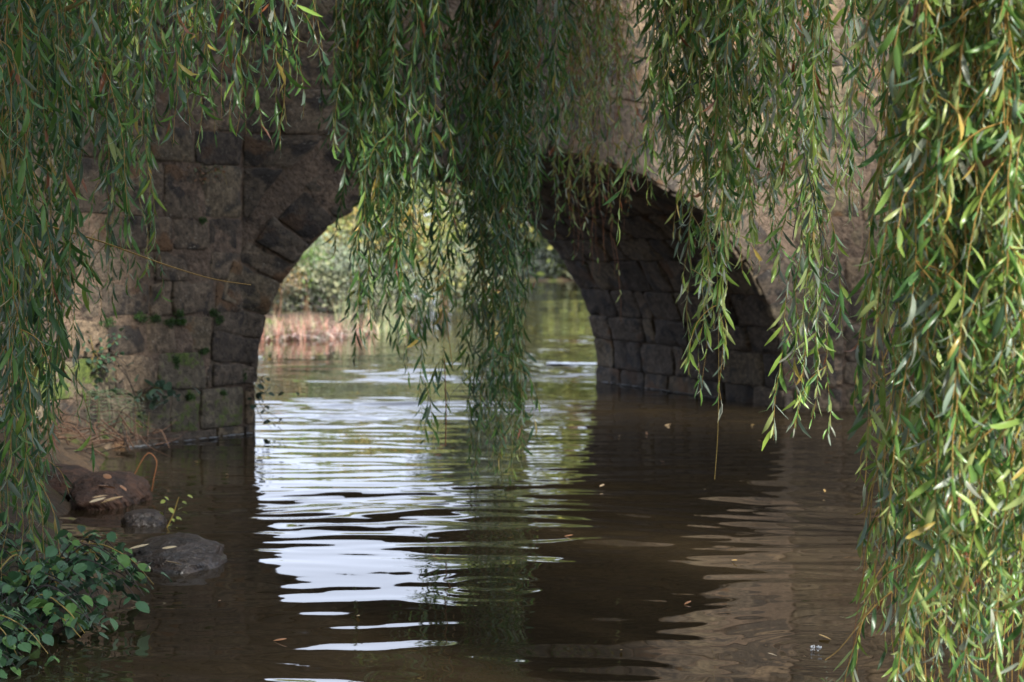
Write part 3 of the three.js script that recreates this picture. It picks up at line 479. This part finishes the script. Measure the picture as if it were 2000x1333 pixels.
tree('far_tree', 'tall dark tree behind the yellow-green tree at the far bank', V(8.5, 0.3, -102), 33, 8, 12000, 0.6, dark.concat(yel), 23, far, 0.02);
tree('far_tree', 'mid green tree between the two dark trees across the water', V(0.4, 0.3, -99), 30, 6, 11000, 0.55, dark.concat(yel), 24, far, 0.02);
tree('far_tree', 'dark tree reaching low over the water at the right far bank', V(11, 0.3, -92), 20, 6.5, 6500, 0.36, dark, 25, far, 0.0);
tree('far_tree', 'tall yellow-green tree on the right bank behind the vault', V(11, 0.3, -58), 24, 6.5, 11000, 0.4, yel.concat(dark), 26, far, 0.02);
tree('far_tree', 'large dark tree on the right bank close behind the bridge', V(11.5, 0.3, -34), 11, 4.4, 6500, 0.22, dark.concat(yel), 27, far, 0.02);
shrub('bank_shrub', 'dark bush added for the shadow under the far trees at the water edge', 'shrub', V(2.6, 0.2, -89.6), [[-1.6, 0.7, 0, 1.6, 0.8, 0.8], [0.6, 0.9, 0, 1.8, 1, 0.8], [2.6, 0.8, 0, 1.6, 0.9, 0.8]], 4000, 0.2, dark, 17, null);  // added bush, its dark leaves stand for shadow under the far trees
// the trees that stand behind and beside the photographer and keep the sky from the left wall
const behind = 'trees on the near bank';
tree('near_bank_tree', 'leafy green tree standing far back on the near left bank', V(-10, 0.3, 2), 12, 5, 7000, 0.4, dark.concat(yel), 31, behind, 0.1);
tree('near_bank_tree', 'tall green tree on the near bank directly behind the viewpoint', V(-4.5, 0.3, 10), 14, 5.5, 8000, 0.42, dark.concat(yel), 32, behind, 0.08);
tree('near_bank_tree', 'wide green tree beside the left willow trunk', V(-11, 0.3, -9), 11, 4.8, 7000, 0.38, dark.concat(yel), 33, behind, 0.08);
tree('near_bank_tree', 'leafy tree added behind the end of the left wing wall to keep sky from the vault', V(-7.2, 0.3, -14.5), 11, 4.2, 8000, 0.36, dark.concat(yel), 35, behind, 0.06);  // added out of view to keep skylight from the vault
tree('near_bank_tree', 'dark green tree on the near bank farthest behind the viewpoint', V(2.5, 0.3, 16), 15, 5.5, 8000, 0.44, dark.concat(yel), 34, behind, 0.08);
function blades(n, place, h, w, cols, seed, lean) {
  const r = mulberry(seed), m = { p: [], i: [], c: [] };
  for (let k = 0; k < n; k++) {
    const b = place(r), a = r() * 6.28, H = h * (0.5 + 0.7 * r()), L = lean * r(), wd = w * (0.6 + 0.7 * r()), col = cols[Math.floor(r() * cols.length)], j = 0.75 + 0.5 * r(), o = m.p.length / 3, fx = Math.cos(a + 1.57), fz = Math.sin(a + 1.57);
    for (let s = 0; s <= 4; s++) { const t = s / 4, wx = wd * (1 - t * 0.92), bx = b.x + Math.cos(a) * L * H * t * t, bz = b.z + Math.sin(a) * L * H * t * t, by = b.y + H * (t - 0.45 * L * t * t); m.p.push(bx - fx * wx, by, bz - fz * wx, bx + fx * wx, by, bz + fz * wx); m.c.push(col[0] * j, col[1] * j, col[2] * j, col[0] * j, col[1] * j, col[2] * j); if (s) m.i.push(o + s * 2 - 2, o + s * 2 - 1, o + s * 2, o + s * 2 - 1, o + s * 2 + 1, o + s * 2); }
  }
  return geoOf(m.p, m.i, { color: m.c });
}
tag(part('dead_reeds', blades(900, (r) => { const s = r() * r() * 0.6 + r() * 0.4, c = Math.floor(r() * 14); return onWater(mixn(490, 770, clamp(s + (hash3(c, 1, 1) - 0.5) * 0.05)), mixn(668, 654, s)).add(V((r() - 0.5) * 0.2, -0.06, -0.05 - r() * 0.75)); }, 0.46, 0.02, [[0.44, 0.2, 0.14], [0.45, 0.27, 0.19], [0.28, 0.11, 0.08], [0.4, 0.33, 0.2], [0.42, 0.22, 0.15], [0.16, 0.1, 0.06], [0.25, 0.26, 0.12]], 61, 2.1), FARLEAF), 'bent rusty brown dead reeds along the far waterline', 'reeds', null, 'stuff');
tag(part('green_sedge', blades(150, (r) => { const s = r(); return onWater(mixn(650, 790, s), mixn(656, 648, s)).add(V(0, -0.05, -0.1 - r() * 0.5)); }, 0.7, 0.016, [[0.22, 0.27, 0.14], [0.3, 0.32, 0.17], [0.4, 0.34, 0.18], [0.16, 0.2, 0.08]], 62, 0.8), FARLEAF), 'upright pale green sedge blades beside the dead reeds', 'sedge', null, 'stuff');

// ------------------------------------------------------------------ left bank: rocks, bramble, dead twigs, wall plants
function lump(rx, ry, rz, seed, rough = 0.5, detail = 12, flat = 0.75) {   // a weathered boulder
  let g = new THREE.IcosahedronGeometry(1, detail); g.deleteAttribute('uv'); g.deleteAttribute('normal'); g = mergeVertices(g);
  const P = g.attributes.position, v = V(), uv = [];
  for (let i = 0; i < P.count; i++) { v.fromBufferAttribute(P, i); v.multiplyScalar(0.75 + rough * (fbm(v.x * 1.5 + seed, v.y * 1.5, v.z * 1.5, 3) - 0.1) + 0.16 * (fbm(v.x * 7, v.y * 7 + seed, v.z * 7, 3) - 0.5)); if (v.y > flat) v.y = flat + (v.y - flat) * 0.25; P.setXYZ(i, v.x * rx, v.y * ry, v.z * rz); uv.push(v.x * rx + v.y * ry * 0.5 + seed, v.z * rz - v.y * ry * 0.8); }
  g.setAttribute('uv', new THREE.Float32BufferAttribute(uv, 2)); g.computeVertexNormals(); return g;
}
const place = (o, p, ry = 0) => { o.position.copy(p); o.rotation.y = ry; return o; };
const wetRock = new THREE.MeshPhysicalMaterial({ color: rgb(0.075, 0.062, 0.058), map: stoneMap, bumpMap: stoneBump, bumpScale: 0.035, roughness: 0.5, clearcoat: 0.25, clearcoatRoughness: 0.3 });
const redRock = std({ color: rgb(0.12, 0.068, 0.048), map: stoneMap, bumpMap: stoneBump, bumpScale: 0.035, roughness: 0.75 });
tag(place(part('river_rock', lump(0.25, 0.12, 0.36, 3, 0.35, 16, 0.9), wetRock), onWater(342, 1095).setY(-0.01), 0.3), 'dark wet boulder lying low in the water beside the bramble', 'rock');
tag(place(part('river_rock', lump(0.2, 0.14, 0.34, 8, 0.45, 14, 0.9), redRock), onWater(205, 985).setY(0.03).add(V(0, 0, -0.1)), -0.2), 'reddish brown flat boulder with fallen leaves under the dead twigs', 'rock');
tag(place(part('river_rock', lump(0.1, 0.09, 0.12, 15), wetRock), onWater(280, 1022).setY(-0.01), 1.2), 'small black stone wedged between the two larger boulders', 'rock');
tag(place(part('river_rock', lump(0.26, 0.17, 0.3, 21), redRock), onWater(115, 965).setY(0.02), 0.8), 'brown stone half hidden behind the hanging willow at the bank', 'rock');

// fallen leaves on the rocks and drifting on the river
const dead = [[0.55, 0.38, 0.2], [0.5, 0.3, 0.06], [0.35, 0.16, 0.07], [0.6, 0.48, 0.3]].map((c) => leafMat({ color: rgb(...c), transmission: 0.15 }));
const flatLeaf = leafShape(0.5, 0.3, 0.14, 6); flatLeaf.rotateX(Math.PI / 2);
function fallen(px, py, d, len, k, label, group, water) { const p = water ? onWater(px, py).setY(0.012) : at(px, py, d), o = part('fallen_leaf', flatLeaf, dead[k % 4]); o.position.copy(p); o.rotation.set((hash3(px, 1, 1) - 0.5) * (water ? 0.1 : 0.7), hash3(px, 2, 3) * 6.28, 0.1); o.scale.setScalar(len); tag(o, label, 'leaf', group); }
for (const [x, y, k] of [[1213, 1277, 1], [1600, 1246, 1], [1310, 832, 0], [1208, 855, 0], [1262, 848, 2], [1474, 833, 1], [1480, 864, 2], [1676, 876, 3], [1500, 1283, 3], [850, 1091, 1], [1290, 905, 2], [1380, 960, 0], [1120, 1050, 2], [1440, 1100, 1], [700, 1210, 1], [430, 1180, 2], [380, 905, 1], [440, 930, 0], [1610, 960, 1], [1350, 1180, 2], [560, 1255, 2], [1180, 950, 0]]) fallen(x, y, 0, 0.03 + 0.025 * hash3(x, y, 5), k, 'small yellowish willow leaf floating on the brown river', 'leaves drifting on the river', true);
for (const [x, y, d, k, l] of [[290, 1063, 6.95, 3, 0.08], [345, 1068, 6.9, 3, 0.07], [322, 1096, 6.75, 0, 0.07], [270, 1098, 6.7, 3, 0.07], [284, 1102, 6.65, 3, 0.06]]) fallen(x, y, d, l, k, 'dry pale leaf lying on the dark wet boulder', 'leaves on the dark boulder');
for (const [x, y, d, k, l] of [[205, 972, 8.4, 3, 0.1], [225, 976, 8.35, 1, 0.08], [180, 972, 8.4, 0, 0.09], [240, 970, 8.4, 0, 0.1], [215, 935, 8.7, 2, 0.12], [190, 948, 8.6, 2, 0.12], [235, 948, 8.6, 2, 0.1]]) fallen(x, y, d, l, k, 'rusty leaf lying on the reddish brown boulder', 'leaves on the reddish boulder');

// dead twigs caught on the bank
{
  const t = thing('dead_twig_pile', 'tangle of dead reddish brown twigs on the bank before the left pier', 'twigs', onWater(190, 905).setY(0)), r = mulberry(88), c = counter(), deadTwig = std({ color: rgb(0.11, 0.058, 0.034) });
  for (let i = 0; i < 64; i++) { const a = r() * 6.28, L = 0.15 + r() * 0.4, s = V((r() - 0.5) * 0.7, 0.06 + r() * 0.16, (r() - 0.5) * 0.6), e = s.clone().add(V(Math.cos(a) * L, (r() - 0.35) * 0.3, Math.sin(a) * L)), m = s.clone().lerp(e, 0.5).add(V((r() - 0.5) * 0.15, (r() - 0.2) * 0.14, (r() - 0.5) * 0.1)); part(c('twig'), tube(curve([s, m, e], 8), (k) => 0.0045 - 0.003 * k, 4), r() < 0.65 ? deadTwig : M.twigDark, t); }
  const x = onWater(190, 905); part(c('twig'), tube(curve([[255, 940], [290, 885], [305, 900], [300, 935], [296, 960]].map(([a, b]) => at(a, b, 9.2).sub(x.clone().setY(0))), 16), 0.003, 5), M.twigRust, t);
}

// bramble
const broad = []; { const r = mulberry(44); for (let v = 0; v < 5; v++) { const pos = [0, 0, 0, 0, -0.5, 0.03, 0, -1, -0.1], idx = [], n = 9, curl = 0.1 + 0.2 * r(); for (const s of [-1, 1]) { const o = pos.length / 3; for (let i = 0; i <= n; i++) { const t = i / n, w = 0.44 * Math.pow(Math.sin(Math.PI * (0.06 + 0.94 * t) * 0.97), 0.75) * (i % 2 ? 1 : 0.9) * (1 - 0.25 * t); pos.push(s * w, -t, curl * w - 0.25 * t * t * curl + 0.05); } for (let i = 0; i < n; i++) { const m = i < n / 2 ? 0 : 2, a = [o + i, o + i + 1, 1]; idx.push(...(s > 0 ? a : [a[1], a[0], a[2]])); } idx.push(...(s > 0 ? [0, o, 1] : [o, 0, 1])); idx.push(...(s > 0 ? [o + n, 2, 1] : [2, o + n, 1])); } broad.push(geoOf(pos, idx)); } }
const bushMat = [[0.03, 0.09, 0.038], [0.04, 0.115, 0.042], [0.052, 0.135, 0.045], [0.085, 0.19, 0.035], [0.024, 0.06, 0.03]].map((c) => leafMat({ color: rgb(...c), transmission: 0.22, clearcoat: 0.5, clearcoatRoughness: 0.35 }));
function leafyPlant(name, label, category, base, canes, per, size, mats, seed, group) {     // canes: [[x, y, z] ...] curves from the base; leaves along them
  const t = thing(name, label, category, base, group), r = mulberry(seed), c = counter();
  for (const k of canes) {
    const pts = curve(k.map((p) => V(...p)), 20); part(c('stem'), tube(pts, (q) => 0.0035 - 0.002 * q, 5), r() < 0.7 ? M.twigDark : M.twigOlive, t);
    for (let i = 0; i < per; i++) { const p = pts[2 + Math.floor(r() * 18)], a = r() * 6.28, dir = V(Math.cos(a), -0.35 - 0.5 * r(), Math.sin(a)).normalize(), m = part(c('leaf'), broad[Math.floor(r() * 5)], mats[Math.floor(r() * mats.length)], t), s = size * (0.6 + 0.7 * r()); leafMatrix(p.clone().add(V((r() - 0.5) * 0.13, (r() - 0.5) * 0.12, (r() - 0.5) * 0.13)), dir, Math.PI + (r() - 0.5) * 1.6, s).decompose(m.position, m.quaternion, m.scale); }
  }
  return t;
}
{
  const r = mulberry(52), canes = (n, rx, h, ang0, ang1) => Array.from({ length: n }, () => { const a = mixn(ang0, ang1, r()), L = rx * (0.5 + 0.6 * r()), H = h * (0.5 + 0.6 * r()); return [[(r() - 0.5) * 0.1, 0, (r() - 0.5) * 0.1], [Math.cos(a) * L * 0.45, H, Math.sin(a) * L * 0.45], [Math.cos(a) * L * 0.85, H * 0.75, Math.sin(a) * L * 0.85], [Math.cos(a) * L * 1.1, H * 0.3, Math.sin(a) * L * 1.1]]; });
  leafyPlant('bramble_bush', 'dark green bramble with toothed leaves hanging over the water by the dark boulder', 'bush', V(-1.7, 0.02, -6.15), canes(20, 0.38, 0.24, -0.6, 2.6), 15, 0.047, bushMat, 53);
  leafyPlant('bramble_bush', 'shaded bramble under the long hanging willow branches on the bank', 'bush', V(-2.05, 0.05, -6.3), canes(20, 0.4, 0.26, -1.5, 3.6), 15, 0.047, bushMat, 54);
  leafyPlant('bramble_bush', 'low bramble with leaves dipping into the dark green shallows', 'bush', V(-1.76, 0.0, -5.35), canes(20, 0.26, 0.16, -0.8, 2.8), 15, 0.044, bushMat, 55);
  leafyPlant('bramble_bush', 'fresh bramble shoot between the two larger brambles at the water edge', 'bush', V(-1.72, 0.0, -5.8), canes(20, 0.3, 0.2, -0.8, 2.4), 15, 0.045, bushMat, 66);
  leafyPlant('bank_weed', 'bright green weed between the boulders and the bramble', 'plant', V(-1.64, 0.05, -6.7), canes(10, 0.16, 0.13, 0, 6.28), 14, 0.026, [bushMat[3], bushMat[2]], 56);
  leafyPlant('yellow_sprout', 'slender yellow-green sprout beside the small black stone', 'plant', onWater(325, 1032).setY(0), [[[0, 0, 0], [0.03, 0.06, 0], [0.05, 0.12, 0], [0.06, 0.15, 0]], [[0, 0, 0], [-0.01, 0.07, 0], [0.0, 0.12, 0], [-0.01, 0.16, 0]]], 7, 0.032, [leafMat({ color: rgb(0.2, 0.24, 0.04) })], 57);
  // plants rooted in the joints of the left pier
  const onWing = (S, y, out = 0.03) => wall(S, y, out)[0], n = wall(-1, 1)[1];
  const findS = (px) => { let best = -1, bd = 1e9; for (let S = -3; S < -0.1; S += 0.01) { const q = wall(S, 0.5)[0].project(camera), d = Math.abs((q.x + 1) * 1000 - px); if (d < bd) { bd = d; best = S; } } return best; };
  const spot = (px, py, out = 0.02) => { const S = findS(px), p = wall(S, 0, out)[0], d = -p.z; return p.setY(at(px, py, d).y); };
  leafyPlant('pennywort_plant', 'round leaved pale green plant growing on the left pier above the waterline', 'plant', spot(285, 765), Array.from({ length: 6 }, (_, i) => [[0, 0, 0], [n.x * 0.06 + (i - 2.5) * 0.03, 0.03, n.z * 0.06], [n.x * 0.09 + (i - 2.5) * 0.06, 0.01, n.z * 0.09], [n.x * 0.1 + (i - 2.5) * 0.075, -0.04, n.z * 0.1]]), 5, 0.075, [leafMat({ color: rgb(0.08, 0.17, 0.1) }), leafMat({ color: rgb(0.06, 0.13, 0.08) })], 58);
  leafyPlant('wall_weed', 'small wispy weed in a joint high on the left wall', 'plant', spot(392, 345), Array.from({ length: 7 }, (_, i) => [[0, 0, 0], [n.x * 0.05, 0.02, n.z * 0.05], [n.x * 0.08 + (i - 3) * 0.03, 0.03 + 0.02 * (i % 3), n.z * 0.08], [n.x * 0.09 + (i - 3) * 0.04, 0.05 * (i % 3) - 0.06, n.z * 0.09]]), 8, 0.022, [leafMat({ color: rgb(0.1, 0.13, 0.03) }), dead[2]], 59);
  leafyPlant('wall_ivy', 'dark creeping plant covering the joints at the shaded end of the pier', 'plant', spot(180, 690), Array.from({ length: 12 }, (_, i) => [[0, 0, 0], [n.x * 0.05 + (i - 5.5) * 0.03, 0.05 - 0.06 * (i % 4), n.z * 0.05], [n.x * 0.07 + (i - 5.5) * 0.045, 0.1 - 0.16 * (i % 4), n.z * 0.07], [n.x * 0.08 + (i - 5.5) * 0.05, 0.12 - 0.22 * (i % 4), n.z * 0.08]]), 10, 0.04, [bushMat[0], bushMat[4], bushMat[1]], 60);
  leafyPlant('hanging_weed', 'dark weed trailing from the pier corner over the bright water', 'plant', wall(-0.02, 0.34, 0.0)[0], [[[0, 0.1, 0], [0.05, 0.06, 0.05], [0.09, 0.0, 0.08], [0.12, -0.06, 0.1]], [[0, 0, 0], [0.12, -0.05, 0.1], [0.22, -0.04, 0.16], [0.34, -0.02, 0.2]], [[0, 0, 0], [0.1, -0.16, 0.12], [0.2, -0.22, 0.16], [0.3, -0.27, 0.2]], [[0, -0.05, 0], [0.06, -0.2, 0.08], [0.1, -0.25, 0.1], [0.16, -0.3, 0.14]]], 6, 0.05, [bushMat[4]], 63);
  // fern
  const fern = thing('fern', 'feathery light green fern drooping on the left pier', 'fern', spot(185, 770)), fc = counter(), fr = mulberry(64), fm = leafMat({ color: rgb(0.09, 0.17, 0.05) });
  for (let i = 0; i < 7; i++) { const sx = (i - 3) * 0.045, pts = curve([V(0, 0, 0), V(n.x * 0.08 + sx, 0.03, n.z * 0.08), V(n.x * 0.12 + sx * 1.5, -0.08, n.z * 0.12), V(n.x * 0.12 + sx * 1.7, -0.2 - 0.06 * fr(), n.z * 0.12)], 16), gs = [tube(pts, 0.002, 4)]; gs[0].deleteAttribute('uv'); for (let k = 2; k < 16; k++) for (const s of [-1, 1]) { const L = 0.055 * Math.sin(Math.PI * (k / 17)) + 0.01, g = LEAVES[1].clone(); g.applyMatrix4(leafMatrix(pts[k], V(s * 0.8, -0.45, 0.1), 0.3, L)); gs.push(g); } part(fc('frond'), mergeGeometries(gs), fm, fern); }
  // moss cushions
  const cushions = [[272, 620, 0.07, 0.045], [300, 622, 0.05, 0.03], [330, 632, 0.07, 0.035], [346, 612, 0.035, 0.025], [352, 628, 0.05, 0.03], [415, 612, 0.045, 0.025], [424, 622, 0.035, 0.045], [210, 632, 0.1, 0.04], [395, 686, 0.04, 0.02], [338, 708, 0.03, 0.06], [430, 768, 0.05, 0.02], [366, 775, 0.05, 0.025], [470, 735, 0.02, 0.07], [395, 432, 0.04, 0.025], [1575, 532, 0.04, 0.03]];
  cushions.forEach(([px, py, a, b], i) => { const p = px < 600 ? spot(px, py, 0.015) : at(px, py, 14.35), t = part('moss_cushion', foliage([[0, 0, 0, a * 0.8, b * 0.8, 0.02]], 500, 0.011, [[0.04, 0.11, 0.01], [0.06, 0.15, 0.015], [0.03, 0.07, 0.01]], 300 + i), FARLEAF); t.position.copy(p); t.rotation.y = px < 600 ? 1 : 0; tag(t, px > 600 ? 'green moss cushion on the stones right of the arch' : py > 600 && py < 650 ? 'bright green moss cushion in the long joint of the left pier' : py > 650 ? 'small moss cushion low on the left pier' : 'dull moss cushion high on the left wall', 'moss', px > 600 ? undefined : py > 600 && py < 650 ? 'moss in the long joint' : py > 650 ? 'moss low on the pier' : undefined); });
}
// white streak below the far bank, grey fleck lines, foam bubbles
{
  const a = onWater(1076, 712), b = onWater(1160, 713), r = mulberry(70), streakMat = std({ color: rgb(0.75, 0.77, 0.78), roughness: 0.6 });
  const gs = []; for (let i = 0; i < 40; i++) { const g = new THREE.IcosahedronGeometry(0.012 + 0.025 * r(), 1); g.scale(2.2, 0.35, 1.6); const p = a.clone().lerp(b, r()); g.translate(p.x, 0.012, p.z + (r() - 0.5) * 0.12); gs.push(g); }
  tag(part('white_streak', mergeGeometries(gs), streakMat), 'thin white streak on the water behind the bridge', 'foam', null, 'stuff');
  const line = (name, p, q, n, label) => { const ks = []; for (let i = 0; i < n; i++) { const g = new THREE.IcosahedronGeometry(0.006 + 0.014 * r() * r(), 1); g.scale(1.6, 0.4, 1.4); const o = p.clone().lerp(q, r()); g.translate(o.x + (r() - 0.5) * 0.03, 0.008, o.z + (r() - 0.3) * 0.05); ks.push(g); } tag(part(name, mergeGeometries(ks), std({ color: rgb(0.2, 0.205, 0.21), roughness: 0.5 })), label, 'foam', null, 'stuff'); };
  line('fleck_line', onWater(1170, 747), onWater(1400, 779), 110, 'thin line of grey flecks along the foot of the vault');
  line('fleck_line', onWater(255, 876), onWater(490, 848), 80, 'thin line of grey flecks along the foot of the left pier');
  const c = onWater(1593, 1272), hs = []; for (let i = 0; i < 26; i++) { const g = new THREE.IcosahedronGeometry(0.0012 + 0.0026 * r(), 1); g.translate(c.x + (r() - 0.5) * 0.035, 0.004 + 0.012 * r(), c.z + (r() - 0.5) * 0.05); hs.push(g); }
  tag(part('foam_bubbles', mergeGeometries(hs), std({ color: rgb(0.4, 0.42, 0.46), roughness: 0.4 })), 'little cluster of white foam bubbles beside the bright willow curtain', 'foam', null, 'stuff');
}
renderer.render(scene, camera);
